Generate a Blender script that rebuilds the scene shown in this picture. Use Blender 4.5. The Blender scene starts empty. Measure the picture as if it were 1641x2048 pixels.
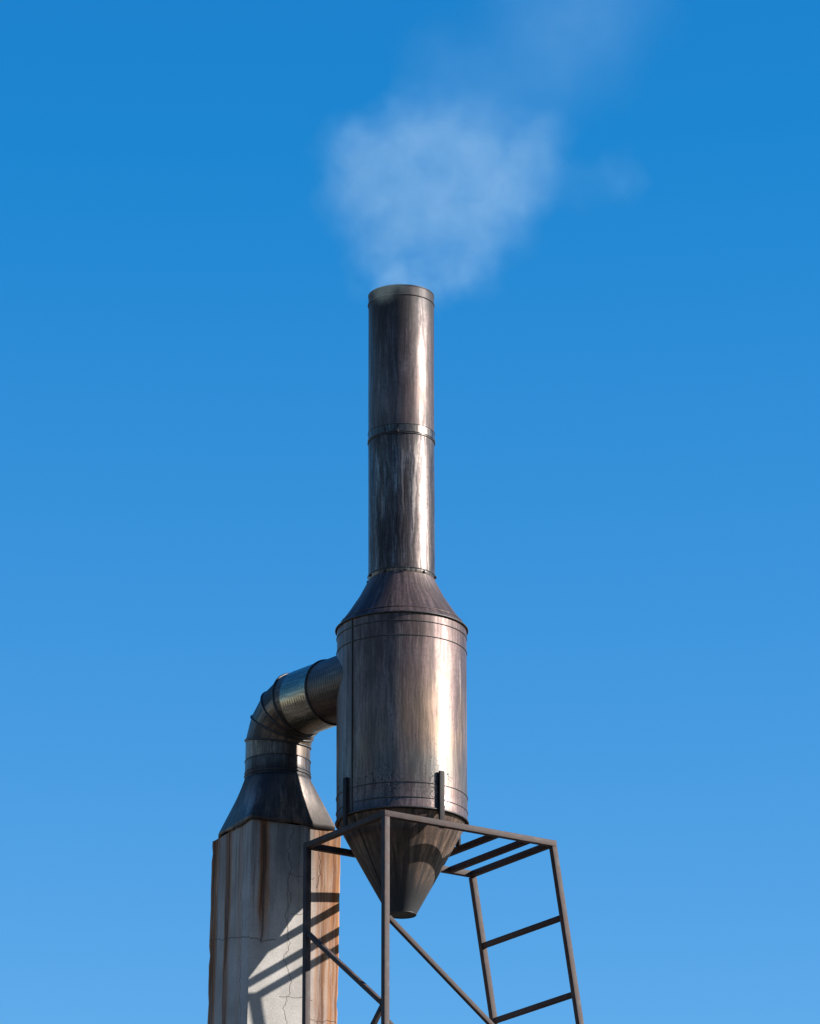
import bpy, bmesh, math, random
from mathutils import Vector, Matrix

random.seed(4)
R = math.radians
scene = bpy.context.scene
col = scene.collection

# ------------------------------------------------------------------ camera
cam_d = bpy.data.cameras.new('camera')
cam = bpy.data.objects.new('camera', cam_d)
col.objects.link(cam)
cam.location = (0, 0, 1.6)
cam.rotation_euler = (R(90 + 19.3), 0, 0)
cam_d.sensor_fit = 'VERTICAL'
cam_d.sensor_height = 36
cam_d.lens = 167.0
cam_d.clip_end = 6000
scene.camera = cam

# ------------------------------------------------------------------ sky, sun, exposure
SUN_EL = R(26.0)
SUN_AZ = R(90 + 8.4)          # clockwise from +Y (the viewing direction)
world = bpy.data.worlds.new('World')
scene.world = world
world.use_nodes = True
wt = world.node_tree
wt.nodes.clear()
sky = wt.nodes.new('ShaderNodeTexSky')
sky.sky_type = 'NISHITA'
sky.sun_disc = False
sky.sun_elevation = SUN_EL
sky.sun_rotation = SUN_AZ
sky.altitude = 1500
sky.air_density = 1.0
sky.dust_density = 0.2
sky.ozone_density = 3.0
hsv = wt.nodes.new('ShaderNodeHueSaturation')
hsv.inputs['Saturation'].default_value = 1.25
bg = wt.nodes.new('ShaderNodeBackground')
bg.inputs['Strength'].default_value = 0.075
wo = wt.nodes.new('ShaderNodeOutputWorld')
wt.links.new(sky.outputs[0], hsv.inputs['Color'])
# deep, polarised blue: more red-channel contrast over the whole dome
sep = wt.nodes.new('ShaderNodeSeparateColor')
cmb = wt.nodes.new('ShaderNodeCombineColor')
red = wt.nodes.new('ShaderNodeMath')
red.operation = 'MULTIPLY_ADD'
red.inputs[1].default_value = 1.27
red.inputs[2].default_value = -0.355
lim = wt.nodes.new('ShaderNodeMath')
lim.operation = 'MAXIMUM'
lim.inputs[1].default_value = 0.06
wt.links.new(hsv.outputs[0], sep.inputs[0])
wt.links.new(sep.outputs[0], red.inputs[0])
wt.links.new(red.outputs[0], lim.inputs[0])
wt.links.new(lim.outputs[0], cmb.inputs[0])
grn = wt.nodes.new('ShaderNodeMath')
grn.operation = 'MULTIPLY'
grn.inputs[1].default_value = 0.915
blu = wt.nodes.new('ShaderNodeMath')
blu.operation = 'POWER'
blu.inputs[1].default_value = 0.70
blg = wt.nodes.new('ShaderNodeMath')
blg.operation = 'MULTIPLY'
blg.inputs[1].default_value = 1.39
wt.links.new(sep.outputs[1], grn.inputs[0])
wt.links.new(grn.outputs[0], cmb.inputs[1])
wt.links.new(sep.outputs[2], blu.inputs[0])
wt.links.new(blu.outputs[0], blg.inputs[0])
wt.links.new(blg.outputs[0], cmb.inputs[2])
wt.links.new(cmb.outputs[0], bg.inputs[0])
wt.links.new(bg.outputs[0], wo.inputs[0])

sun_d = bpy.data.lights.new('sun', 'SUN')
sun_d.energy = 5.0
sun_d.angle = R(0.5)
sun_d.color = (1.0, 0.93, 0.84)
sun = bpy.data.objects.new('sun', sun_d)
col.objects.link(sun)
to_sun = Vector((math.sin(SUN_AZ) * math.cos(SUN_EL), math.cos(SUN_AZ) * math.cos(SUN_EL), math.sin(SUN_EL)))
sun.rotation_euler = to_sun.to_track_quat('Z', 'Y').to_euler()
sun.location = (20, 20, 40)

vs = scene.view_settings
vs.view_transform = 'Standard'
vs.look = 'None'
vs.gamma = 1
vs.exposure = 1.505
vs.use_curve_mapping = False

# ------------------------------------------------------------------ node helper
class NT:
    def __init__(self, name):
        self.mat = bpy.data.materials.new(name)
        self.mat.use_nodes = True
        self.t = self.mat.node_tree
        self.t.nodes.clear()
        self.out = self.t.nodes.new('ShaderNodeOutputMaterial')

    def n(self, typ, **kw):
        nd = self.t.nodes.new(typ)
        for k, v in kw.items():
            setattr(nd, k, v)
        return nd

    def put(self, sock, v):
        if isinstance(v, bpy.types.NodeSocket):
            self.t.links.new(v, sock)
        elif v is not None:
            sock.default_value = v

    def m(self, op, a, b=None, c=None, clamp=False):
        nd = self.n('ShaderNodeMath', operation=op)
        nd.use_clamp = clamp
        for i, v in enumerate((a, b, c)):
            if v is not None:
                self.put(nd.inputs[i], v)
        return nd.outputs[0]

    def rng(self, v, a, b, c=0.0, d=1.0, smooth=True):
        nd = self.n('ShaderNodeMapRange')
        nd.interpolation_type = 'SMOOTHSTEP' if smooth else 'LINEAR'
        nd.clamp = True
        self.put(nd.inputs[0], v)
        for i, x in zip((1, 2, 3, 4), (a, b, c, d)):
            self.put(nd.inputs[i], x)
        return nd.outputs[0]

    def vec(self, x, y, z=0.0):
        nd = self.n('ShaderNodeCombineXYZ')
        for i, v in enumerate((x, y, z)):
            self.put(nd.inputs[i], v)
        return nd.outputs[0]

    def noise(self, v, scale=1.0, detail=4.0, rough=0.55, dist=0.0):
        nd = self.n('ShaderNodeTexNoise')
        self.put(nd.inputs['Vector'], v)
        nd.inputs['Scale'].default_value = scale
        nd.inputs['Detail'].default_value = detail
        nd.inputs['Roughness'].default_value = rough
        nd.inputs['Distortion'].default_value = dist
        return nd.outputs[0]

    def mix(self, f, a, b, blend='MIX'):
        nd = self.n('ShaderNodeMix')
        nd.data_type = 'RGBA'
        nd.blend_type = blend
        self.put(nd.inputs[0], f)
        for s, v in ((nd.inputs[6], a), (nd.inputs[7], b)):
            if isinstance(v, tuple) and len(v) == 3:
                v = v + (1.0,)
            self.put(s, v)
        return nd.outputs[2]

    def ramp(self, f, stops, interp='LINEAR'):
        nd = self.n('ShaderNodeValToRGB')
        cr = nd.color_ramp
        cr.interpolation = interp
        while len(cr.elements) > 1:
            cr.elements.remove(cr.elements[-1])
        for i, (p, c) in enumerate(stops):
            e = cr.elements[0] if i == 0 else cr.elements.new(p)
            e.position = p
            e.color = (c if isinstance(c, tuple) else (c, c, c)) + (1.0,)
        self.put(nd.inputs[0], f)
        return nd.outputs[0]

    def uv(self):
        tc = self.n('ShaderNodeTexCoord')
        sp = self.n('ShaderNodeSeparateXYZ')
        self.t.links.new(tc.outputs['UV'], sp.inputs[0])
        return sp.outputs[0], sp.outputs[1]

    def bsdf(self, color, rough, metal, bump=None, bstr=0.2, bdist=0.01, spec=None):
        b = self.n('ShaderNodeBsdfPrincipled')
        if isinstance(color, tuple):
            color = color + (1.0,)
        self.put(b.inputs['Base Color'], color)
        self.put(b.inputs['Roughness'], rough)
        self.put(b.inputs['Metallic'], metal)
        if spec is not None:
            b.inputs['Specular IOR Level'].default_value = spec
        if bump is not None:
            bp = self.n('ShaderNodeBump')
            bp.inputs['Strength'].default_value = bstr
            bp.inputs['Distance'].default_value = bdist
            self.put(bp.inputs['Height'], bump)
            self.t.links.new(bp.outputs[0], b.inputs['Normal'])
        self.t.links.new(b.outputs[0], self.out.inputs[0])
        return self.mat


def steel(name, dark, mid, light, streak=0.6, soot=None, rough=(0.30, 0.48), metal=0.8,
          tint=None, specks=None, ridges=0.0, drips=0.0, seed=0.0, fine=38.0, dents=0.5, hairs=0.7):
    """Heat-tinted, weather-streaked sheet steel; UV = metres round, metres up."""
    k = NT(name)
    u, v = k.uv()
    us = k.m('ADD', u, seed)
    # slow blotches, long runs and fine runs that all follow the fall line
    wob = k.m('MULTIPLY', k.m('SUBTRACT', k.noise(k.vec(k.m('MULTIPLY', us, 7.0), k.m('MULTIPLY', v, 4.5), seed), 1.0, 4.0, 0.6), 0.5), 0.06)
    uw = k.m('ADD', us, wob)
    blot = k.noise(k.vec(k.m('MULTIPLY', us, 2.2), k.m('MULTIPLY', v, 1.1), seed), 1.0, 4.0, 0.6)
    runs = k.noise(k.vec(k.m('MULTIPLY', uw, 16.0), k.m('MULTIPLY', v, 1.6), seed), 1.0, 4.0, 0.62)
    finer = k.noise(k.vec(k.m('MULTIPLY', uw, fine), k.m('MULTIPLY', v, 3.6), seed), 1.0, 5.0, 0.7)
    mott = k.noise(k.vec(us, v, seed), 30.0, 4.0, 0.65)
    a = k.m('ADD', k.m('MULTIPLY', runs, 0.55), k.m('MULTIPLY', finer, 0.45))
    a = k.m('ADD', k.m('MULTIPLY', a, streak), k.m('MULTIPLY', blot, 1.0 - streak))
    c = k.ramp(a, [(0.395, dark), (0.50, mid), (0.605, light)], 'EASE')
    # hair-fine pale and dark runs
    hair = k.noise(k.vec(k.m('MULTIPLY', uw, fine * 1.25), k.m('MULTIPLY', v, 2.8), seed + 21.0), 1.0, 3.0, 0.6)
    broad = k.noise(k.vec(k.m('MULTIPLY', uw, 9.0), k.m('MULTIPLY', v, 0.5), seed + 31.0), 1.0, 3.0, 0.6)
    gain = k.m('MULTIPLY', k.rng(hair, 0.36, 0.66, 1.0 - hairs * 0.5, 1.0 + hairs), k.rng(broad, 0.36, 0.64, 1.0 - hairs * 0.35, 1.0 + hairs * 0.35))
    c = k.mix(1.0, c, k.vec(gain, gain, gain), 'MULTIPLY')
    c = k.mix(k.rng(mott, 0.42, 0.68, 0.0, 0.45), c, dark)
    r = k.rng(a, 0.38, 0.62, rough[1], rough[0])
    mt = metal
    if drips > 0:      # pale mineral runs
        d = k.noise(k.vec(k.m('MULTIPLY', uw, 23.0), k.m('MULTIPLY', v, 0.45), seed + 7.0), 1.0, 2.0, 0.5)
        d2 = k.noise(k.vec(k.m('MULTIPLY', us, 3.0), k.m('MULTIPLY', v, 2.0), seed + 3.0), 1.0, 3.0)
        dm = k.m('MULTIPLY', k.rng(d, 0.60, 0.67), k.rng(d2, 0.42, 0.58))
        dm = k.m('MULTIPLY', dm, drips)
        c = k.mix(dm, c, (0.17, 0.150, 0.14))
        r = k.m('ADD', r, k.m('MULTIPLY', dm, 0.25))
    if tint:           # tempering colours that change with height: list of (v, colour, amount)
        for (v0, v1, tc_, amt, sc) in tint:
            mid_v = (v0 + v1) / 2
            w = k.m('MULTIPLY', k.rng(v, v0, mid_v), k.rng(v, mid_v, v1, 1.0, 0.0))
            nz = k.noise(k.vec(k.m('MULTIPLY', us, sc), k.m('MULTIPLY', v, 0.8), seed + 11.0 + v0), 1.0, 3.0)
            w = k.m('MULTIPLY', w, k.rng(nz, 0.34, 0.58, 0.0, amt))
            c = k.mix(w, c, k.mix(1.0, tc_, k.vec(gain, gain, gain), 'MULTIPLY'))
    if specks:         # (v0, v1, amount): tar spots denser towards v0
        v0, v1, amt = specks
        patch = k.noise(k.vec(us, v, seed + 5.0), 3.0, 4.0, 0.6)
        den = k.m('MULTIPLY', k.rng(v, v1, v0), k.rng(patch, 0.38, 0.60))
        dots = k.noise(k.vec(k.m('MULTIPLY', us, 1.35), v, seed + 8.0), 46.0, 3.0, 0.6)
        th = k.m('SUBTRACT', 0.70, k.m('MULTIPLY', den, 0.20))
        sp = k.m('MULTIPLY', k.rng(k.m('SUBTRACT', dots, th), 0.0, 0.05), amt)
        sp = k.m('MULTIPLY', sp, k.rng(den, 0.01, 0.12))
        c = k.mix(sp, c, (0.012, 0.012, 0.016))
        r = k.m('ADD', r, k.m('MULTIPLY', sp, 0.3))
    if soot:           # soot gathered at one end: (v_full, v_none)
        sn = k.noise(k.vec(k.m('MULTIPLY', us, 5.0), k.m('MULTIPLY', v, 2.0), seed + 2.0), 1.0, 5.0, 0.65)
        for (vf, vn, amt) in soot:
            g = k.rng(k.m('ADD', v, k.m('MULTIPLY', k.m('SUBTRACT', sn, 0.5), abs(vf - vn) * 1.5)), vn, vf, 0.0, amt)
            c = k.mix(g, c, (0.010, 0.011, 0.014))
            r = k.m('ADD', r, k.m('MULTIPLY', g, 0.25))
    bm_ = k.m('ADD', k.m('MULTIPLY', finer, 0.12), k.m('MULTIPLY', k.noise(k.vec(k.m('MULTIPLY', us, 3.0), k.m('MULTIPLY', v, 2.0), seed), 1.0, 2.0), dents))
    if ridges > 0:
        w = k.m('SINE', k.m('MULTIPLY', v, 2 * math.pi / 0.034))
        bm_ = k.m('ADD', bm_, k.m('MULTIPLY', w, ridges))
    return k.bsdf(c, r, mt, bm_, 0.35, 0.012)


M = {}
M['stack_up'] = steel('upper_pipe_steel', (0.0200, 0.0148, 0.0145), (0.0510, 0.0375, 0.0360), (0.0900, 0.0690, 0.0650), 0.55,
                      soot=[(18.35, 17.75, 0.75)], rough=(0.36, 0.52), metal=0.64, seed=1.3, tint=[(16.6, 17.7, (0.072, 0.047, 0.042), 0.8, 3.0)], hairs=0.5)
M['stack_lo'] = steel('lower_pipe_steel', (0.0120, 0.0098, 0.0102), (0.0480, 0.0365, 0.0350), (0.130, 0.105, 0.098), 0.80,
                      rough=(0.28, 0.52), metal=0.66, seed=4.1, drips=0.6, fine=48.0, soot=[(16.96, 16.70, 0.5)], hairs=0.75, dents=0.9)
M['band'] = steel('joint_band_steel', (0.024, 0.020, 0.019), (0.068, 0.058, 0.053), (0.120, 0.106, 0.097), 0.7, rough=(0.28, 0.42), metal=0.8, seed=6.0)
M['shoulder'] = steel('shoulder_steel', (0.024, 0.0165, 0.0158), (0.058, 0.0395, 0.0370), (0.090, 0.063, 0.058), 0.55,
                      rough=(0.42, 0.58), metal=0.50, seed=2.2, drips=0.8, hairs=0.6)
M['body'] = steel('vessel_steel', (0.0390, 0.0258, 0.0250), (0.0820, 0.0540, 0.0500), (0.130, 0.090, 0.080), 0.55,
                  rough=(0.35, 0.51), metal=0.62, seed=9.7, drips=0.6, specks=(13.28, 14.15, 0.8), hairs=0.42,
                  tint=[(13.30, 14.75, (0.128, 0.086, 0.056), 0.70, 3.0), (13.2, 14.0, (0.048, 0.058, 0.056), 0.65, 2.6)])
M['cone'] = steel('bottom_cone_steel', (0.0170, 0.0108, 0.0088), (0.058, 0.0375, 0.0280), (0.110, 0.074, 0.053), 0.85,
                  rough=(0.45, 0.62), metal=0.25, seed=3.4, fine=34.0, soot=[(12.50, 13.05, 0.95)], drips=0.4, hairs=0.8,
                  tint=[(12.25, 12.65, (0.020, 0.036, 0.042), 1.0, 2.0)])
M['duct'] = steel('duct_steel', (0.0190, 0.0130, 0.0105), (0.060, 0.0415, 0.0310), (0.120, 0.083, 0.056), 0.40,
                  rough=(0.36, 0.54), metal=0.55, seed=5.5, hairs=0.6)
M['duct_dark'] = steel('duct_brown_steel', (0.0140, 0.0085, 0.0062), (0.040, 0.0240, 0.0172), (0.074, 0.046, 0.030), 0.4,
                       rough=(0.38, 0.52), metal=0.35, seed=7.5, ridges=0.20, hairs=0.6)
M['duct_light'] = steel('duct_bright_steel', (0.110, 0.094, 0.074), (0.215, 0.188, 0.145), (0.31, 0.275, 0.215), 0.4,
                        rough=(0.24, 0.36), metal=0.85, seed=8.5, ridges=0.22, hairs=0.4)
M['neck'] = steel('neck_steel', (0.0140, 0.0115, 0.0112), (0.042, 0.0335, 0.0315), (0.100, 0.085, 0.079), 0.5,
                  rough=(0.28, 0.46), metal=0.7, seed=12.5, soot=[(13.98, 14.10, 0.85)])
M['hood'] = steel('hood_steel', (0.0080, 0.0058, 0.0055), (0.0380, 0.0265, 0.0225), (0.135, 0.090, 0.068), 0.25,
                  rough=(0.40, 0.58), metal=0.40, seed=14.2, soot=[(13.95, 13.66, 0.6), (13.42, 13.50, 0.5)], drips=0.25, hairs=0.5)


def make_bead():
    k = NT('seam_black')
    u, v = k.uv()
    nz = k.noise(k.vec(u, v), 20.0)
    return k.bsdf(k.ramp(nz, [(0.35, (0.012, 0.012, 0.014)), (0.7, (0.045, 0.040, 0.040))]), 0.5, 0.4)


def make_frame_paint():
    k = NT('weathered_brown_steel')
    tc = k.n('ShaderNodeTexCoord')
    p = tc.outputs['Object']
    a = k.noise(p, 9.0, 5.0, 0.65)
    b = k.noise(p, 60.0, 4.0, 0.6)
    c = k.ramp(a, [(0.30, (0.015, 0.0105, 0.0105)), (0.50, (0.033, 0.0235, 0.0232)), (0.66, (0.056, 0.041, 0.038))])
    c = k.mix(k.rng(b, 0.56, 0.75, 0.0, 0.35), c, (0.078, 0.064, 0.061))
    c = k.mix(k.rng(k.noise(p, 4.0, 4.0), 0.58, 0.70, 0.0, 0.6), c, (0.038, 0.016, 0.008))
    return k.bsdf(c, k.rng(a, 0.3, 0.7, 0.62, 0.80), 0.0, b, 0.12, 0.002, spec=0.22)


def make_black_steel():
    k = NT('black_bracket_steel')
    tc = k.n('ShaderNodeTexCoord')
    a = k.noise(tc.outputs['Object'], 25.0, 4.0)
    return k.bsdf(k.ramp(a, [(0.3, (0.008, 0.008, 0.010)), (0.7, (0.016, 0.014, 0.015))]), 0.65, 0.0, a, 0.3, 0.003, spec=0.15)


def make_zinc():
    k = NT('zinc_bolt')
    return k.bsdf((0.62, 0.60, 0.57), 0.3, 0.9)


def make_inside():
    k = NT('sooty_inside')
    tc = k.n('ShaderNodeTexCoord')
    a = k.noise(tc.outputs['Object'], 8.0, 4.0)
    return k.bsdf(k.ramp(a, [(0.3, (0.010, 0.012, 0.013)), (0.7, (0.035, 0.05, 0.055))]), 0.8, 0.1)


M['bead'] = make_bead()
M['frame'] = make_frame_paint()
M['black'] = make_black_steel()
M['zinc'] = make_zinc()
M['inside'] = make_inside()


def make_concrete():
    """Rendered concrete: UV u = metres round from the near corner (right face +, left face -), v = height."""
    k = NT('stained_render')
    u, v = k.uv()
    p = k.vec(u, v)
    big = k.noise(p, 2.6, 5.0, 0.6)
    fine = k.noise(p, 55.0, 5.0, 0.7)
    c = k.ramp(big, [(0.32, (0.232, 0.222, 0.212)), (0.55, (0.303, 0.292, 0.281)), (0.72, (0.345, 0.334, 0.323))])
    c = k.mix(k.rng(fine, 0.35, 0.7, 0.30, 0.0), c, (0.11, 0.096, 0.085))
    # grime washed down from the sheet-metal hood
    wash = k.noise(k.vec(k.m('MULTIPLY', u, 9.0), k.m('MULTIPLY', v, 0.7)), 1.0, 5.0, 0.65)
    g = k.m('MULTIPLY', k.rng(k.m('ADD', v, k.m('MULTIPLY', k.m('SUBTRACT', wash, 0.5), 2.6)), 12.5, 13.6), 0.66)
    g = k.m('MULTIPLY', g, k.rng(u, -0.02, 0.02, 0.5, 1.0))
    c = k.mix(g, c, (0.060, 0.054, 0.049))
    # rust runs: amount over u, broken up along the fall line
    wob = k.m('MULTIPLY', k.m('SUBTRACT', k.noise(k.vec(k.m('MULTIPLY', u, 5.0), k.m('MULTIPLY', v, 1.6)), 1.0, 4.0), 0.5), 0.07)
    uw = k.m('ADD', u, wob)
    t = k.m('DIVIDE', k.m('ADD', uw, 1.0), 2.0)
    st = lambda x: (x + 1.0) / 2.0
    lines = k.noise(k.vec(k.m('MULTIPLY', uw, 34.0), k.m('MULTIPLY', v, 0.8)), 1.0, 5.0, 0.65)
    orange = k.ramp(t, [(0.0, 0.3), (st(-0.91), 0.6), (st(-0.86), 1.0), (st(-0.74), 1.0), (st(-0.71), 0.1), (st(-0.57), 0.1), (st(-0.55), 1.0),
                        (st(-0.45), 0.95), (st(-0.42), 0.15), (st(-0.28), 0.12), (st(-0.21), 0.42), (st(-0.15), 0.08), (st(-0.02), 0.0),
                        (st(0.08), 0.1), (st(0.11), 0.9), (st(0.18), 0.8), (st(0.22), 0.0), (st(0.56), 0.02), (st(0.66), 0.40),
                        (st(0.72), 0.75), (st(0.79), 0.75), (st(0.86), 1.0), (st(0.93), 0.9), (1.0, 0.8)])
    om = k.m('MULTIPLY', orange, k.rng(lines, 0.38, 0.54, 0.50, 1.0))
    # the run on the right face by the near corner dries out half-way down; so do those on the left face, later
    fade_r = k.rng(v, 12.15, 12.75)
    fade_l = k.rng(v, 10.6, 12.5, 0.45, 1.0)
    near = k.m('MULTIPLY', k.rng(u, 0.0, 0.01), k.rng(u, 0.30, 0.34, 1.0, 0.0))
    left = k.rng(u, 0.0, -0.01)
    fade = k.m('SUBTRACT', 1.0, k.m('MULTIPLY', near, k.m('SUBTRACT', 1.0, fade_r)))
    fade = k.m('MULTIPLY', fade, k.m('SUBTRACT', 1.0, k.m('MULTIPLY', left, k.m('SUBTRACT', 1.0, fade_l))))
    om = k.m('MULTIPLY', om, fade)
    oc = k.ramp(k.noise(k.vec(k.m('MULTIPLY', uw, 12.0), k.m('MULTIPLY', v, 0.9)), 1.0, 4.0), [(0.35, (0.095, 0.031, 0.008)), (0.50, (0.225, 0.086, 0.024)), (0.64, (0.290, 0.135, 0.047))])
    c = k.mix(om, c, oc)
    drk = k.ramp(t, [(0.0, 0.0), (st(-0.88), 0.3), (st(-0.84), 0.95), (st(-0.78), 0.8), (st(-0.75), 0.1), (st(-0.565), 0.05), (st(-0.545), 0.9), (st(-0.47), 0.95), (st(-0.445), 0.05),
                     (st(0.09), 0.0), (st(0.125), 0.95), (st(0.155), 0.85), (st(0.18), 0.0), (st(0.68), 0.0), (st(0.725), 0.75), (st(0.765), 0.65), (st(0.80), 0.08), (st(0.88), 0.25), (st(0.92), 0.05), (1.0, 0.0)])
    dm = k.m('MULTIPLY', k.m('MULTIPLY', drk, k.rng(lines, 0.40, 0.56, 0.30, 1.0)), fade)
    c = k.mix(dm, c, (0.058, 0.021, 0.009))
    # many small runs weeping from the hood edge and from pores
    weep = k.noise(k.vec(k.m('MULTIPLY', uw, 26.0), k.m('MULTIPLY', v, 0.6), 5.0), 1.0, 4.0, 0.6)
    wlen = k.noise(k.vec(k.m('MULTIPLY', u, 12.0), 2.0, 9.0), 1.0, 2.0)
    wz = k.rng(k.m('ADD', v, k.m('MULTIPLY', k.m('SUBTRACT', wlen, 0.5), 3.0)), 12.4, 13.3)
    c = k.mix(k.m('MULTIPLY', k.m('MULTIPLY', k.rng(weep, 0.53, 0.64), wz), 0.62), c, (0.075, 0.042, 0.024))
    # damp blotches
    blo = k.noise(k.vec(k.m('MULTIPLY', u, 6.0), k.m('MULTIPLY', v, 3.0), 14.0), 1.0, 6.0, 0.65)
    c = k.mix(k.m('MULTIPLY', k.rng(blo, 0.55, 0.72), k.rng(v, 12.2, 13.3, 0.15, 0.6)), c, (0.085, 0.078, 0.074))
    # pores
    por = k.noise(p, 95.0, 2.0, 0.5)
    c = k.mix(k.rng(por, 0.66, 0.74, 0.0, 0.55), c, (0.07, 0.06, 0.052))
    # cracks
    cr = None
    def add(mask):
        nonlocal cr
        cr = mask if cr is None else k.m('MAXIMUM', cr, mask)
    def vcrack(u0, amp, v0, v1, w, sd):
        zz = k.m('ADD', k.m('MULTIPLY', v, 3.4), sd)
        off = k.m('MULTIPLY', k.m('SUBTRACT', k.noise(k.vec(zz, sd), 1.0, 6.0, 0.6), 0.5), amp)
        d = k.m('ABSOLUTE', k.m('SUBTRACT', k.m('SUBTRACT', u, u0), off))
        mk = k.rng(d, w * 0.4, w, 1.0, 0.0)
        mk = k.m('MULTIPLY', mk, k.m('MULTIPLY', k.m('GREATER_THAN', v, v0), k.m('LESS_THAN', v, v1)))
        add(mk)
    def hcrack(v0, amp, u0, u1, w, sd):
        zz = k.m('ADD', k.m('MULTIPLY', u, 4.4), sd)
        off = k.m('MULTIPLY', k.m('SUBTRACT', k.noise(k.vec(zz, sd), 1.0, 8.0, 0.68), 0.5), amp)
        off = k.m('SUBTRACT', off, k.m('MULTIPLY', k.m('MINIMUM', u, 0.0), 0.2))
        d = k.m('ABSOLUTE', k.m('SUBTRACT', k.m('SUBTRACT', v, v0), off))
        mk = k.rng(d, w * 0.4, w, 1.0, 0.0)
        mk = k.m('MULTIPLY', mk, k.m('MULTIPLY', k.m('GREATER_THAN', u, u0), k.m('LESS_THAN', u, u1)))
        add(mk)
    vcrack(-0.16, 0.30, 9.0, 13.6, 0.0055, 1.0)
    vcrack(-0.72, 0.16, 12.2, 13.4, 0.006, 4.0)
    vcrack(0.138, 0.08, 12.27, 13.4, 0.013, 7.0)
    vcrack(0.40, 0.30, 9.0, 13.4, 0.0055, 10.0)
    vcrack(0.69, 0.34, 12.85, 13.5, 0.008, 13.0)
    vcrack(0.56, 0.20, 13.0, 13.5, 0.005, 16.0)
    hcrack(12.31, 0.16, -0.92, 0.28, 0.0065, 19.0)
    hcrack(11.79, 0.12, 0.32, 0.66, 0.005, 22.0)
    hcrack(12.58, 0.16, 0.42, 0.60, 0.005, 25.0)
    hcrack(11.60, 0.20, 0.64, 0.95, 0.006, 28.0)
    hcrack(12.95, 0.22, 0.38, 0.66, 0.005, 31.0)
    c = k.mix(k.m('MULTIPLY', cr, k.rng(fine, 0.35, 0.6, 0.45, 0.8)), c, (0.040, 0.028, 0.022))
    # halo of discoloured render beside the cracks comes from the noise above; relief:
    h = k.m('SUBTRACT', k.m('ADD', k.m('MULTIPLY', fine, 0.35), k.m('MULTIPLY', big, 0.8)), k.m('MULTIPLY', cr, 0.8))
    return k.bsdf(c, 0.88, 0.0, h, 0.45, 0.010, spec=0.25)


M['concrete'] = make_concrete()


def make_ground():
    k = NT('dry_ground')
    tc = k.n('ShaderNodeTexCoord')
    p = tc.outputs['Object']
    a = k.noise(p, 0.15, 6.0, 0.6)
    b = k.noise(p, 3.0, 5.0, 0.65)
    c = k.ramp(a, [(0.3, (0.032, 0.029, 0.026)), (0.7, (0.060, 0.053, 0.046))])
    c = k.mix(k.rng(b, 0.4, 0.7, 0.0, 0.4), c, (0.10, 0.085, 0.07))
    return k.bsdf(c, 0.95, 0.0, b, 0.5, 0.05)


M['ground'] = make_ground()

# ------------------------------------------------------------------ mesh helpers
def link_mesh(name, verts, faces, mat, parent=None, uvs=None, smooth=True, sharp=35):
    me = bpy.data.meshes.new(name)
    me.from_pydata([tuple(p) for p in verts], [], faces)
    if uvs is not None:
        lay = me.uv_layers.new(name='UVMap')
        i = 0
        for f in uvs:
            for (a, b) in f:
                lay.data[i].uv = (a, b)
                i += 1
    me.materials.append(mat)
    if smooth:
        for p in me.polygons:
            p.use_smooth = True
        me.set_sharp_from_angle(angle=R(sharp))
    ob = bpy.data.objects.new(name, me)
    col.objects.link(ob)
    if parent is not None:
        ob.parent = parent
        # vertices are given in the parent's space unless the parent is a mesh part at the same origin
    return ob


def empty(name, loc, rz=0.0):
    o = bpy.data.objects.new(name, None)
    o.empty_display_size = 0.3
    col.objects.link(o)
    o.location = loc
    o.rotation_euler = (0, 0, rz)
    return o


def tag(o, label, cat=None, group=None, kind=None):
    if label:
        o['label'] = label
    if cat:
        o['category'] = cat
    if group:
        o['group'] = group
    if kind:
        o['kind'] = kind


def lathe(name, prof, mat, parent, seg=96, z0=0.0, a0=0.0, closed_profile=False, wob=0.0, sharp=35, uvr=None):
    """Surface of revolution; prof = [(r, z world)], UV = (arc metres, z)."""
    verts, faces, uvs = [], [], []
    n = len(prof)
    # distance along the profile keeps UVs sane on flat rings
    for i, (r, z) in enumerate(prof):
        for s in range(seg):
            a = a0 + 2 * math.pi * s / seg
            rr = r + wob * (math.sin(3 * a + z * 2.1) * 0.6 + math.sin(5 * a - z * 3.7) * 0.4)
            verts.append((rr * math.cos(a), rr * math.sin(a), z - z0))
    rows = n if closed_profile else n - 1
    for i in range(rows):
        j = (i + 1) % n
        for s in range(seg):
            t = (s + 1) % seg
            faces.append((i * seg + s, i * seg + t, j * seg + t, j * seg + s))
            rm = uvr or max(prof[i][0], prof[j][0], 0.05)
            u0 = rm * (a0 + 2 * math.pi * s / seg)
            u1 = rm * (a0 + 2 * math.pi * (s + 1) / seg)
            uvs.append(((u0, prof[i][1]), (u1, prof[i][1]), (u1, prof[j][1]), (u0, prof[j][1])))
    return link_mesh(name, verts, faces, mat, parent, uvs, sharp=sharp)


def ring_bead(name, r, z, rad, mat, parent, z0, flat=1.0, seg=96):
    prof = []
    for i in range(8):
        a = 2 * math.pi * i / 8
        prof.append((r + rad * flat * math.cos(a), z + rad * math.sin(a)))
    return lathe(name, prof[::-1], mat, parent, seg, z0, closed_profile=True, sharp=80)


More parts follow.
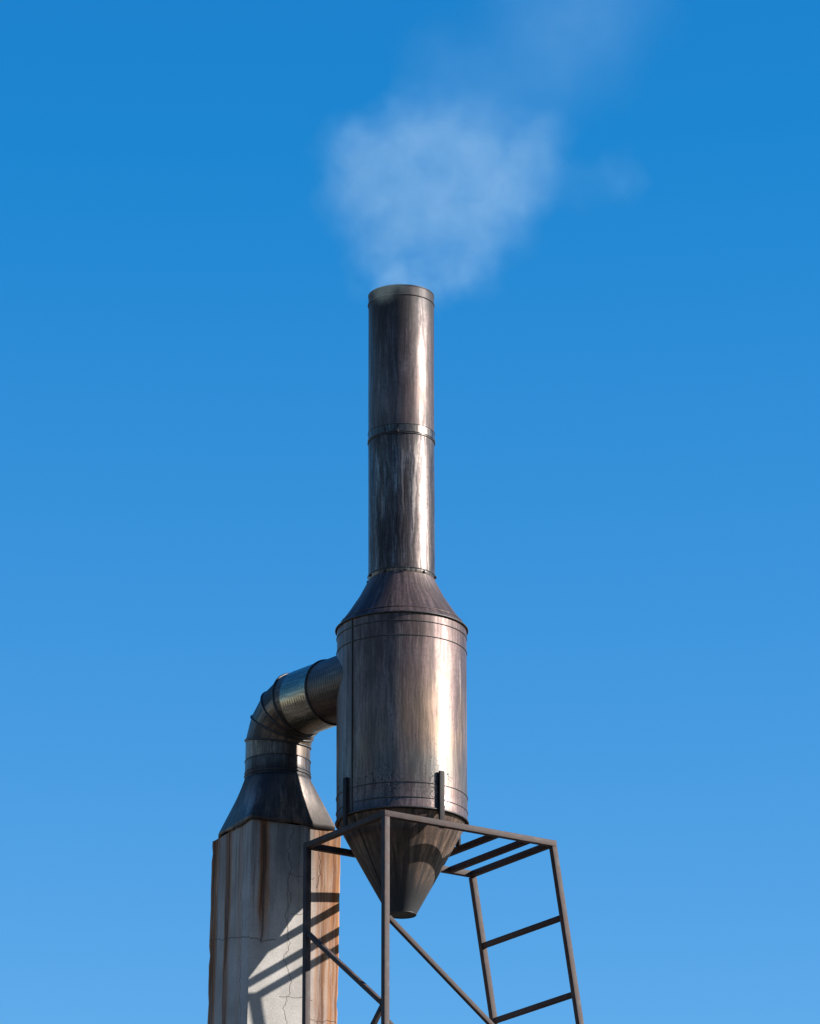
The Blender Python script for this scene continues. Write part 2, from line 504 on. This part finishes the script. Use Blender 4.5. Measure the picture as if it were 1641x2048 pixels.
def box(name, mat, parent, p0, p1, w, h, up=(0, 0, 1), bev=0.004, ext=0.0):
    """Square-section bar from p0 to p1 (centre line), width w across, height h along 'up'."""
    p0, p1 = Vector(p0), Vector(p1)
    d = (p1 - p0)
    L = d.length
    d.normalize()
    up = Vector(up)
    side = d.cross(up).normalized()
    upn = side.cross(d).normalized()
    bm = bmesh.new()
    bmesh.ops.create_cube(bm, size=1.0)
    for v in bm.verts:
        x, y, z = v.co
        v.co = Vector((x * (L + 2 * ext), y * w, z * h))
    if bev > 0:
        bmesh.ops.bevel(bm, geom=list(bm.edges), offset=bev, segments=2, affect='EDGES', profile=0.5)
    me = bpy.data.meshes.new(name)
    bm.to_mesh(me)
    bm.free()
    me.materials.append(mat)
    for p in me.polygons:
        p.use_smooth = True
    me.set_sharp_from_angle(angle=R(50))
    ob = bpy.data.objects.new(name, me)
    col.objects.link(ob)
    mt = Matrix((d, side, upn)).transposed().to_4x4()
    mt.translation = (p0 + p1) / 2
    ob.matrix_local = mt
    if parent is not None:
        ob.parent = parent
        ob.matrix_local = mt
    return ob


def hexbolt(name, mat, parent, p, nrm, r, h):
    nrm = Vector(nrm).normalized()
    q = nrm.to_track_quat('Z', 'Y').to_matrix()
    vs_, fs = [], []
    for z, rr in ((0, r), (h * 0.8, r), (h, r * 0.8)):
        for i in range(6):
            a = math.pi / 3 * i
            vs_.append(Vector(p) + q @ Vector((rr * math.cos(a), rr * math.sin(a), z)))
    for k in range(2):
        for i in range(6):
            j = (i + 1) % 6
            fs.append((k * 6 + i, k * 6 + j, k * 6 + 6 + j, k * 6 + 6 + i))
    fs.append(tuple(range(12, 18)))
    fs.append(tuple(range(5, -1, -1)))
    return link_mesh(name, vs_, fs, mat, parent, smooth=False)


# ------------------------------------------------------------------ ground
g = link_mesh('ground', [(-2500, -1500, 0), (2500, -1500, 0), (2500, 3500, 0), (-2500, 3500, 0)], [(0, 1, 2, 3)], M['ground'], smooth=False)
tag(g, 'dry earth ground below the chimney', None, None, 'structure')

# ------------------------------------------------------------------ cyclone vessel and its stack
AX, AY = -0.0713, 41.9
ZB = 12.393
cyc = empty('exhaust_stack', (AX, AY, ZB))
cyc.rotation_euler = (0, -0.0022, 0)      # a hair out of plumb
tag(cyc, 'tall dark steel exhaust stack with wide drum body and pointed cone, held in brown frame', 'exhaust stack')
RS, RV = 0.310, 0.600

up = lathe('upper_pipe', [(RS - 0.006, 17.05), (RS - 0.006, 18.34), (RS - 0.006, 18.439), (RS, 18.439), (RS, 18.34), (RS, 17.9), (RS, 17.4), (RS, 17.045)], M['stack_up'], cyc, 128, ZB, wob=0.0012)
lathe('inner_liner', [(RS - 0.008, 16.0), (RS - 0.008, 18.43)], M['inside'], up, 64, ZB)
ring_bead('rim_bead', RS + 0.001, 18.343, 0.007, M['bead'], up, ZB)
ring_bead('rim_lip', RS - 0.001, 18.437, 0.006, M['bead'], up, ZB)
jb = lathe('joint_band', [(RS - 0.01, 16.955), (RS + 0.003, 16.957), (RS + 0.003, 17.043), (RS - 0.01, 17.045)], M['band'], cyc, 128, ZB)
ring_bead('band_bead', RS + 0.003, 17.043, 0.004, M['bead'], jb, ZB)
ring_bead('band_bead', RS + 0.003, 16.952, 0.006, M['bead'], jb, ZB)
ring_bead('band_rib', RS + 0.003, 16.967, 0.006, M['band'], jb, ZB)
hexbolt('clamp_bolt', M['bead'], jb, Vector((RS * math.cos(R(-97)), RS * math.sin(R(-97)), 16.97 - ZB)), (math.cos(R(-97)), math.sin(R(-97)), 0), 0.017, 0.035)
lo = lathe('lower_pipe', [(RS, 16.955), (RS, 16.5), (RS, 16.0), (RS, 15.60)], M['stack_lo'], cyc, 128, ZB, wob=0.0022)
cl = lathe('collar', [(RS - 0.01, 15.632), (RS + 0.003, 15.630), (RS + 0.003, 15.585), (RS, 15.580)], M['band'], cyc, 128, ZB)
ring_bead('collar_bead', RS + 0.003, 15.628, 0.006, M['bead'], cl, ZB)
for i in range(10):
    a = R(-84 + 36 * i)
    hexbolt('collar_bolt', M['bead'], cl, Vector(((RS + 0.004) * math.cos(a), (RS + 0.004) * math.sin(a), 15.605 - ZB)), (math.cos(a), math.sin(a), 0), 0.013, 0.018)
sh = lathe('shoulder_cone', [(RS + 0.001, 15.60), (RS + 0.005, 15.575), (0.40, 15.412), (0.50, 15.258), (0.575, 15.150), (0.608, 15.112), (0.612, 15.102), (0.606, 15.096), (0.58, 15.10)],
           M['shoulder'], cyc, 128, ZB, wob=0.001, uvr=0.46)
ring_bead('rim_bead', 0.610, 15.100, 0.009, M['bead'], sh, ZB)
ring_bead('seam_bead', 0.567, 15.164, 0.004, M['shoulder'], sh, ZB)
bd = lathe('drum_body', [(RV, 15.11), (RV, 14.9), (RV, 14.5), (RV, 14.1), (RV, 13.7), (RV, 13.4), (RV + 0.001, 13.262), (RV + 0.006, 13.254), (RV - 0.012, 13.246)],
           M['body'], cyc, 160, ZB, wob=0.0016)
for z in (15.017, 14.878, 13.484, 13.343):
    ring_bead('hoop_seam', RV + 0.0015, z, 0.0048, M['bead'], bd, ZB)
ring_bead('base_rim', RV + 0.004, 13.250, 0.010, M['bead'], bd, ZB)


def lap(name, parent, prof, az, w, mat):
    """Folded lap seam running down a surface of revolution at azimuth az."""
    v, f = [], []
    for (r, z) in prof:
        for (da, dr) in ((-w / 2, -0.002), (-w / 2, 0.009), (w / 2, 0.009), (w / 2, -0.002)):
            a = az + da / max(r, 0.1)
            v.append(((r + dr) * math.cos(a), (r + dr) * math.sin(a), z - ZB))
    for i in range(len(prof) - 1):
        for s in range(3):
            f.append((i * 4 + s, i * 4 + s + 1, i * 4 + s + 5, i * 4 + s + 4))
    return link_mesh(name, v, f, mat, parent, [[(0, 0)] * 4 for _ in f], smooth=False)


AZS = R(-90 - 49)
lap('lap_seam', bd, [(RV, 15.09), (RV, 14.2), (RV, 13.262)], AZS, 0.014, M['bead'])

bc = lathe('bottom_cone', [(0.575, 13.262), (0.580, 13.240), (0.560, 13.195), (0.45, 12.989), (0.30, 12.712), (0.20, 12.531), (0.128, 12.400), (0.126, 12.393), (0.118, 12.393), (0.118, 12.41)],
           M['cone'], cyc, 128, ZB, wob=0.001, uvr=0.34)
lathe('outlet_cap', [(0.1185, 12.398), (0.05, 12.399), (0.001, 12.399)], M['inside'], bc, 48, ZB)
ring_bead('outlet_lip', 0.127, 12.400, 0.005, M['bead'], bc, ZB, seg=48)
lap('lap_seam', bc, [(0.572, 13.218), (0.45, 12.989), (0.30, 12.712), (0.20, 12.531)], AZS, 0.012, M['bead'])

# ------------------------------------------------------------------ duct from the chimney to the drum
NX, NY = -1.242, 42.892
DIR = Vector((0.628, -0.778, 0)).normalized()
ZD = 14.622          # height of the horizontal run's axis
RB = 0.40           # bend radius
RD = 0.305
duct = empty('exhaust_duct', (NX, NY, 13.43))
tag(duct, 'bent sheet metal duct with flared hood, joining concrete chimney to steel drum', 'duct')
D0 = Vector((0, 0, 13.43))
UPV = Vector((0, 0, 1))
SIDE = DIR.cross(UPV).normalized()


def ring_pts(c, d, n, r, seg=72):
    """Where a pipe of axis direction d through c crosses the plane through c with normal n."""
    e1 = SIDE
    e2 = d.cross(e1).normalized()
    out = []
    for s in range(seg):
        a = 2 * math.pi * s / seg
        o = (e1 * math.cos(a) + e2 * math.sin(a)) * r
        out.append(c + o - d * (o.dot(n) / d.dot(n)))
    return out


def pipe_piece(name, c0, c1, d, n0, n1, r, mat, parent, v0=0.0, flare=0.0, mid=4):
    seg = 72
    a = ring_pts(c0, d, n0, r, seg)
    b = ring_pts(c1, d, n1, r, seg)
    rows = [[a[s].lerp(b[s], i / mid) for s in range(seg)] for i in range(mid + 1)]
    verts = [p - D0 for row in rows for p in row]
    L = (c1 - c0).length
    faces, uvs = [], []
    for i in range(mid):
        for s in range(seg):
            t = (s + 1) % seg
            faces.append((i * seg + s, i * seg + t, (i + 1) * seg + t, (i + 1) * seg + s))
            u0, u1 = r * 2 * math.pi * s / seg, r * 2 * math.pi * (s + 1) / seg
            uvs.append(tuple((uu, v0 + (p - c0).dot(d)) for uu, p in ((u0, rows[i][s]), (u1, rows[i][t]), (u1, rows[i + 1][t]), (u0, rows[i + 1][s]))))
    return link_mesh(name, verts, faces, mat, parent, uvs)


def pipe_bead(name, c, d, n, r, rad, mat, parent):
    seg = 72
    n = n.normalized()
    base = ring_pts(c, d, n, r, seg)
    verts, faces = [], []
    for s in range(seg):
        o = (base[s] - c)
        on = o.normalized()
        for i in range(6):
            a = 2 * math.pi * i / 6
            verts.append(base[s] + on * rad * math.cos(a) + n * rad * math.sin(a) - D0)
    for s in range(seg):
        t = (s + 1) % seg
        for i in range(6):
            j = (i + 1) % 6
            faces.append((s * 6 + i, t * 6 + i, t * 6 + j, s * 6 + j))
    return link_mesh(name, verts, faces, mat, parent, [[(s * 0.01, 0)] * 4 for s in range(len(faces))], sharp=80)


base_c = Vector((0, 0, ZD - RB))
arc_o = base_c + DIR * RB
angs = [11.25, 33.75, 56.25, 78.75]
Vt = []
for a in angs:
    rr = RB / math.cos(R(11.25))
    Vt.append(arc_o + (-DIR * math.cos(R(a)) + UPV * math.sin(R(a))) * rr)
dirs = [UPV * math.cos(R(k * 22.5)) + DIR * math.sin(R(k * 22.5)) for k in range(5)]
mit = [(dirs[i] + dirs[i + 1]).normalized() for i in range(4)]
zneck = 13.944
nk0 = Vector((0, 0, zneck))
nk1 = Vector((0, 0, 14.126))
nk = pipe_piece('neck', nk0, nk1, UPV, UPV, UPV, RD + 0.003, M['neck'], duct, v0=zneck)
pipe_bead('neck_bead', nk1, UPV, UPV, RD + 0.003, 0.006, M['bead'], nk)
pipe_bead('neck_bead', Vector((0, 0, 14.012)), UPV, UPV, RD + 0.003, 0.006, M['bead'], nk)
pipe_bead('neck_bead', Vector((0, 0, 13.981)), UPV, UPV, RD + 0.004, 0.008, M['bead'], nk)
pipe_piece('elbow_base', nk1, Vt[0], UPV, UPV, mit[0], RD, M['duct'], duct, v0=1.0)
for k in range(3):
    gp = pipe_piece('elbow_gore', Vt[k], Vt[k + 1], dirs[k + 1], mit[k], mit[k + 1], RD, M['duct'], duct, v0=3.0 + k)
    pipe_bead('gore_bead', Vt[k], dirs[k + 1], mit[k], RD + 0.002, 0.011, M['bead'], gp)
T = lambda t: Vector((0, 0, ZD)) + DIR * t
t4 = (Vt[3] - Vector((0, 0, ZD))).dot(DIR)
es = pipe_piece('elbow_end', Vt[3], T(t4 + 0.10), DIR, mit[3], DIR, RD, M['duct'], duct, v0=6.0)
pipe_bead('gore_bead', Vt[3], DIR, mit[3], RD + 0.002, 0.012, M['bead'], es)
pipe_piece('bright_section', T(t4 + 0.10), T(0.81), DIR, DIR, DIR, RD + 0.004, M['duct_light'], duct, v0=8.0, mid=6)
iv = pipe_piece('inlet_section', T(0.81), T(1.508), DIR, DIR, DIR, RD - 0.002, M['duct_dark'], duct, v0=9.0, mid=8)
pipe_bead('inlet_bead', T(0.812), DIR, DIR, RD + 0.003, 0.010, M['bead'], iv)

# hood: rectangular skirt that turns into the round neck
PU = Vector((0.8985, 0.439, 0))
PV = Vector((-0.439, 0.8985, 0))
NC = Vector((-1.467 - NX, 42.37 - NY, 0))       # near corner of the chimney top, seen from the neck axis
PW, PD = 0.922, 0.903
HU, HV = 0.850, 0.742


def hood():
    seg = 96
    base = []
    lip_o = 0.012
    cu, cv = HU / 2, HV / 2
    cc = NC + PU * cu + PV * cv
    ux, vx = HU / 2 + lip_o, HV / 2 + lip_o
    rad = 0.03
    def rect_pt(a, ux, vx):
        # superellipse-like rounded rectangle in the (PU, PV) frame
        c, s = math.cos(a), math.sin(a)
        e = 26.0
        q = (abs(c / ux) ** e + abs(s / vx) ** e) ** (-1 / e)
        return c * q, s * q
    # sample so that every corner gets vertices
    ca = math.atan2(vx, ux)
    def sample(i):
        f = i / seg
        k = int(f * 4) % 4
        w = f * 4 - int(f * 4)
        marks = [-ca, ca, math.pi - ca, math.pi + ca, 2 * math.pi - ca]
        return marks[k] + (marks[k + 1] - marks[k]) * w
    rows = []
    z_top, z_lip, z_bot = zneck + 0.004, 13.468, 13.430
    for (f, z, dz) in ((0.0, z_bot, 1), (0.0, z_lip, 0), (0.03, None, 0), (0.2, None, 0), (0.4, None, 0), (0.6, None, 0), (0.8, None, 0), (0.93, None, 0), (1.0, None, 0)):
        row = []
        for i in range(seg):
            a = sample(i)
            x, y = rect_pt(a, ux, vx)
            p = cc + PU * x + PV * y
            ang = math.atan2(p.y - 0, p.x - 0)
            al = math.atan2((p - cc).dot(PV), (p - cc).dot(PU))
            q = (PU * math.cos(al) + PV * math.sin(al)) * (RD + 0.003)
            zz = z if z is not None else z_lip + (z_top - z_lip) * f
            pt = p.lerp(q, f)
            zo = (0.010 * math.sin(3.1 * al + 0.6) + 0.007 * math.sin(7.3 * al)) if dz else 0.0
            row.append(Vector((pt.x, pt.y, zz + zo)))
        rows.append(row)
    verts = [p - D0 for r_ in rows for p in r_]
    faces, uvs = [], []
    for i in range(len(rows) - 1):
        for s in range(seg):
            t = (s + 1) % seg
            faces.append((i * seg + s, i * seg + t, (i + 1) * seg + t, (i + 1) * seg + s))
            uvs.append(tuple((uu, p.z) for uu, p in ((s * 0.033, rows[i][s]), ((s + 1) * 0.033, rows[i][t]), ((s + 1) * 0.033, rows[i + 1][t]), (s * 0.033, rows[i + 1][s]))))
    h = link_mesh('hood', verts, faces, M['hood'], duct, uvs, sharp=16)
    md = h.modifiers.new('thickness', 'SOLIDIFY')
    md.thickness = 0.004
    md.offset = 1
    return h


hood()

# ------------------------------------------------------------------ concrete chimney
NEAR = Vector((-1.467, 42.37, 0))
ZP = 13.436
SH = Vector((-0.0135, 0.0, 0))      # the shaft leans a little: shift per metre going down


def chimney():
    zs = [0.0, 3.0, 6.0, 8.0] + [9.0 + 0.09 * i for i in range(49)] + [13.39, ZP]
    # perimeter stations (u, point) with a small arris at the corners
    st = []
    ch = 0.012
    nU, nV = 20, 20
    def face(p, d, L, n, u0, sgn):
        for i in range(n + 1):
            s = ch + (L - 2 * ch) * i / n
            st.append((u0 + sgn * s, p + d * s))
    c0 = NEAR
    c1 = NEAR + PU * PW
    c2 = c1 + PV * PD
    c3 = NEAR + PV * PD
    face(c0, PU, PW, nU, 0.0, 1)
    face(c1, PV, PD, nV, PW, 1)
    face(c2, -PU, PW, nU, -PW - PD, 1)
    face(c3, -PV, PD, nV, -PD, 1)
    n = len(st)
    verts = []
    ctr = NEAR + PU * PW / 2 + PV * PD / 2
    rnd = random.Random(11)
    for z in zs:
        for i, (u, p) in enumerate(st):
            q = p + SH * (ZP - z)
            out = (p - ctr).normalized()
            w = 0.0015 * math.sin(u * 7.0 + z * 3.1) + 0.001 * math.sin(u * 17 - z * 5.3)
            edge = 1.0 if (i % (nU + 1)) in (0, nU) else 0.0
            w += edge * (rnd.uniform(-0.003, 0.0015) - (rnd.uniform(0.003, 0.010) if rnd.random() < 0.06 else 0.0))
            q = q + out * w
            dz = 0.0
            if z == ZP:
                dz = rnd.uniform(-0.008, 0.004)
            verts.append((q.x - ctr.x, q.y - ctr.y, z + dz))
    faces, uvs = [], []
    for k in range(len(zs) - 1):
        for i in range(n):
            j = (i + 1) % n
            faces.append((k * n + i, k * n + j, (k + 1) * n + j, (k + 1) * n + i))
            ui = st[i][0]
            uj = st[j][0] if j != 0 else 0.0
            if abs(uj - ui) > 0.5:
                uj = ui + 0.02
            uvs.append(((ui, zs[k]), (uj, zs[k]), (uj, zs[k + 1]), (ui, zs[k + 1])))
    top = (len(zs) - 1) * n
    faces.append(tuple(top + i for i in range(n)))
    uvs.append(tuple((0.5, ZP) for _ in range(n)))
    o = link_mesh('concrete_chimney', verts, faces, M['concrete'], None, uvs, sharp=28)
    o.location = (ctr.x, ctr.y, 0)
    tag(o, 'square pale concrete chimney shaft with rust streaks and cracks, under the metal hood', 'chimney')
    return o


chimney()

# ------------------------------------------------------------------ steel support frame
ZF = 13.123
LU, LV, W = 1.884, 1.358, 0.056
SPL = 0.172         # the far-right legs rake outwards
frame = empty('support_frame', (-0.2257, 40.95, 0), math.atan2(0.5545, 0.8322))
tag(frame, 'weathered brown steel frame with raked right legs, rungs and diagonal braces around drum cone', 'frame')
h2 = W / 2
zc = ZF - h2
fm = M['frame']
# top ring: long beams run through, short ones butt between them
box('top_beam', fm, frame, (0.0, h2, zc), (LU, h2, zc), W, W)
box('top_beam', fm, frame, (0.0, LV - h2, zc), (LU, LV - h2, zc), W, W)
for a in (h2, 1.255, 1.605, LU - h2):
    box('cross_beam', fm, frame, (a, W, zc), (a, LV - W, zc), W, W - 0.004)
# legs
for (a, b, sp) in ((h2, h2, 0), (h2, LV - h2, 0), (LU - h2, h2, SPL), (LU - h2, LV - h2, SPL)):
    z1 = ZF - W
    box('leg', fm, frame, (a + sp * (ZF - 0.0) - sp * W * 0, b, 0.0) if sp else (a, b, 0.0), (a + sp * W * 0.5, b, z1), W, W, up=(0, 1, 0))


def leg_a(a, z):
    return a + SPL * (ZF - z)


# rungs on the raked side
for i in range(1, 19):
    z = ZF - 0.70 * i
    if z < 0.4:
        break
    a = leg_a(LU - h2, z)
    box('rung', fm, frame, (a, W, z), (a, LV - W, z), 0.040, 0.050)
# braces on the two near faces and the far face
def brace(p0, p1, off):
    box('brace', fm, frame, p0, p1, 0.042, 0.042, up=off)
# near-left face (between the two upright legs): zig-zag
zz = [12.26, 11.36, 10.2, 9.0, 7.8, 6.6, 5.4, 4.2, 3.0, 1.8, 0.6]
for i in range(len(zz) - 1):
    bA, bB = (LV - W, W) if i % 2 == 0 else (W, LV - W)
    brace((h2, bA, zz[i]), (h2, bB, zz[i + 1]), (1, 0, 0))
# near-right face
y = h2
z0 = 12.15
while z0 > 2.2:
    z1 = z0 - 1.68
    brace((W, y, z0), (leg_a(LU - W, z1), y, z1), (0, 1, 0))
    z0 -= 0.98 * 2
brace((W, y + 0.002, 11.20), (leg_a(LU - W, 9.3), y + 0.002, 9.3), (0, 1, 0))

# upright brackets that hold the drum
CA, CB = 0.655, 0.705


def bracket(p, n_out, hgt, drop=-0.001):
    """Upright bar standing on the beam; n_out points away from the drum."""
    n = Vector(n_out)
    p = Vector(p)
    up_ = box('bracket', M['black'], frame, (p.x, p.y, ZF - drop), (p.x, p.y, ZF + hgt), 0.054, 0.024, up=n_out, bev=0.003)
    t = Vector((-n.y, n.x, 0))
    inv = up_.matrix_local.inverted()
    for z in (ZF + 0.20, ZF + hgt - 0.07):
        hexb = []
        for sgn in (1,):
            b = hexbolt('bolt', M['zinc'], None, Vector((0, 0, 0)), (0, 0, 1), 0.011, 0.016)
            q = Vector((p.x, p.y, z)) + t * (0.027 * -1)
            mt = (-t).to_track_quat('Z', 'Y').to_matrix().to_4x4()
            mt.translation = q
            b.parent = up_
            b.matrix_local = inv @ mt
    # stand-off that reaches the drum skin
    for z in (ZF + 0.215, ZF + hgt - 0.09):
        c0 = Vector((p.x, p.y, z)) - n * 0.004
        st_ = box('stand_off', M['black'], None, (0, 0, 0), (0.06, 0, 0), 0.03, 0.03, bev=0.003)
        d = -n
        s = d.cross(Vector((0, 0, 1)))
        mt = Matrix((d, s, Vector((0, 0, 1)))).transposed().to_4x4()
        mt.translation = c0 + d * 0.012
        st_.parent = up_
        st_.matrix_local = inv @ mt
        st_.scale = (0.5, 1, 1)
    return up_


bracket((CA + 0.016, 0.084, 0), (0, -1, 0), 0.485, 0.05)
bracket((0.036, CB, 0), (-1, 0, 0), 0.47)
bracket((CA, 1.324, 0), (0, 1, 0), 0.44)
bracket((1.274, CB, 0), (1, 0, 0), 0.44)


# ------------------------------------------------------------------ smoke drifting off the stack mouth
# puffs: (x, depth offset, z, radius, strength) in metres; the hull below wraps exactly these puffs
PUFFS = [(-0.02, 0.00, 18.62, 0.36, 0.9), (-0.30, -0.05, 18.78, 0.36, 1.0), (0.38, 0.05, 18.72, 0.36, 0.8),
         (-0.28, 0.00, 19.12, 0.48, 1.1), (0.12, 0.00, 19.25, 0.62, 1.2), (0.55, 0.05, 19.30, 0.60, 1.0),
         (-0.34, 0.05, 19.72, 0.56, 1.1), (0.16, 0.00, 19.85, 0.64, 1.1), (0.70, 0.05, 19.75, 0.62, 1.0),
         (1.10, 0.05, 19.72, 0.56, 0.9), (1.18, 0.10, 20.10, 0.46, 0.7), (2.00, 0.15, 19.74, 0.36, 0.45), (1.62, 0.10, 19.62, 0.34, 0.25),
         (0.60, 0.15, 20.55, 0.75, 0.20), (1.15, 0.20, 20.80, 0.85, 0.15), (1.65, 0.25, 21.10, 0.85, 0.15),
         (1.30, 0.25, 21.70, 0.95, 0.18), (2.00, 0.30, 21.70, 0.85, 0.17), (0.30, 0.20, 20.95, 0.60, 0.18),
         (0.85, 0.05, 19.25, 0.50, 0.7), (0.58, 0.10, 20.18, 0.52, 0.7), (-0.22, 0.0, 20.12, 0.46, 0.6), (0.02, -0.02, 18.52, 0.34, 1.0), (-0.55, 0.0, 19.45, 0.50, 0.8), (-0.56, 0.05, 19.95, 0.48, 0.7), (0.10, 0.05, 20.22, 0.55, 0.7), (0.62, 0.05, 18.80, 0.44, 0.9), (0.22, 0.1, 18.66, 0.40, 0.9), (-0.46, 0.0, 18.66, 0.26, 0.5), (-0.19, -0.44, 18.36, 0.24, 2.0), (-0.22, -0.25, 18.56, 0.22, 1.0)]


def smoke():
    bm = bmesh.new()
    for (x, y, z, r, s_) in PUFFS:
        bmesh.ops.create_icosphere(bm, subdivisions=3, radius=r * 1.12, matrix=Matrix.Translation((x, y, z - 18.4)))
    me = bpy.data.meshes.new('tmp')
    bm.to_mesh(me)
    bm.free()
    t = bpy.data.objects.new('tmp', me)
    col.objects.link(t)
    md = t.modifiers.new('skin', 'REMESH')
    md.mode = 'VOXEL'
    md.voxel_size = 0.07
    dg = bpy.context.evaluated_depsgraph_get()
    hull = bpy.data.meshes.new_from_object(t.evaluated_get(dg))
    bpy.data.objects.remove(t)
    hull.name = 'smoke_plume'
    hull.materials.clear()
    k = NT('thin_white_smoke')
    tc = k.n('ShaderNodeTexCoord')
    P = tc.outputs['Object']
    nz = k.n('ShaderNodeTexNoise')
    k.put(nz.inputs['Vector'], P)
    nz.inputs['Scale'].default_value = 2.4
    nz.inputs['Detail'].default_value = 7.0
    nz.inputs['Roughness'].default_value = 0.62
    sub = k.n('ShaderNodeVectorMath', operation='SUBTRACT')
    k.put(sub.inputs[0], nz.outputs['Color'])
    sub.inputs[1].default_value = (0.5, 0.5, 0.5)
    mad = k.n('ShaderNodeVectorMath', operation='MULTIPLY_ADD')
    k.put(mad.inputs[0], sub.outputs[0])
    mad.inputs[1].default_value = (0.66, 0.66, 0.66)
    k.put(mad.inputs[2], P)
    W_ = mad.outputs[0]
    tot = None
    for (x, y, z, r, s_) in PUFFS:
        d = k.n('ShaderNodeVectorMath', operation='DISTANCE')
        k.put(d.inputs[0], W_)
        d.inputs[1].default_value = (x, y, z - 18.4)
        f = k.rng(d.outputs['Value'], r, r * 0.15, 0.0, s_)
        tot = f if tot is None else k.m('ADD', tot, f)
    wisp = k.noise(P, 3.2, 6.0, 0.62, 0.6)
    den = k.m('MULTIPLY', tot, k.rng(wisp, 0.32, 0.72, 0.62, 1.32, smooth=False))
    den = k.m('MULTIPLY', den, 0.205)
    pv = k.n('ShaderNodeVolumePrincipled')
    pv.inputs['Color'].default_value = (0.74, 0.97, 1.0, 1)
    k.put(pv.inputs['Density'], den)
    pv.inputs['Anisotropy'].default_value = 0.2
    k.t.links.new(pv.outputs[0], k.out.inputs['Volume'])
    hull.materials.append(k.mat)
    o = bpy.data.objects.new('smoke_plume', hull)
    col.objects.link(o)
    o.location = (0, 41.9, 18.4)
    tag(o, 'thin white smoke drifting up and right from the stack mouth', 'smoke', None, 'stuff')


smoke()
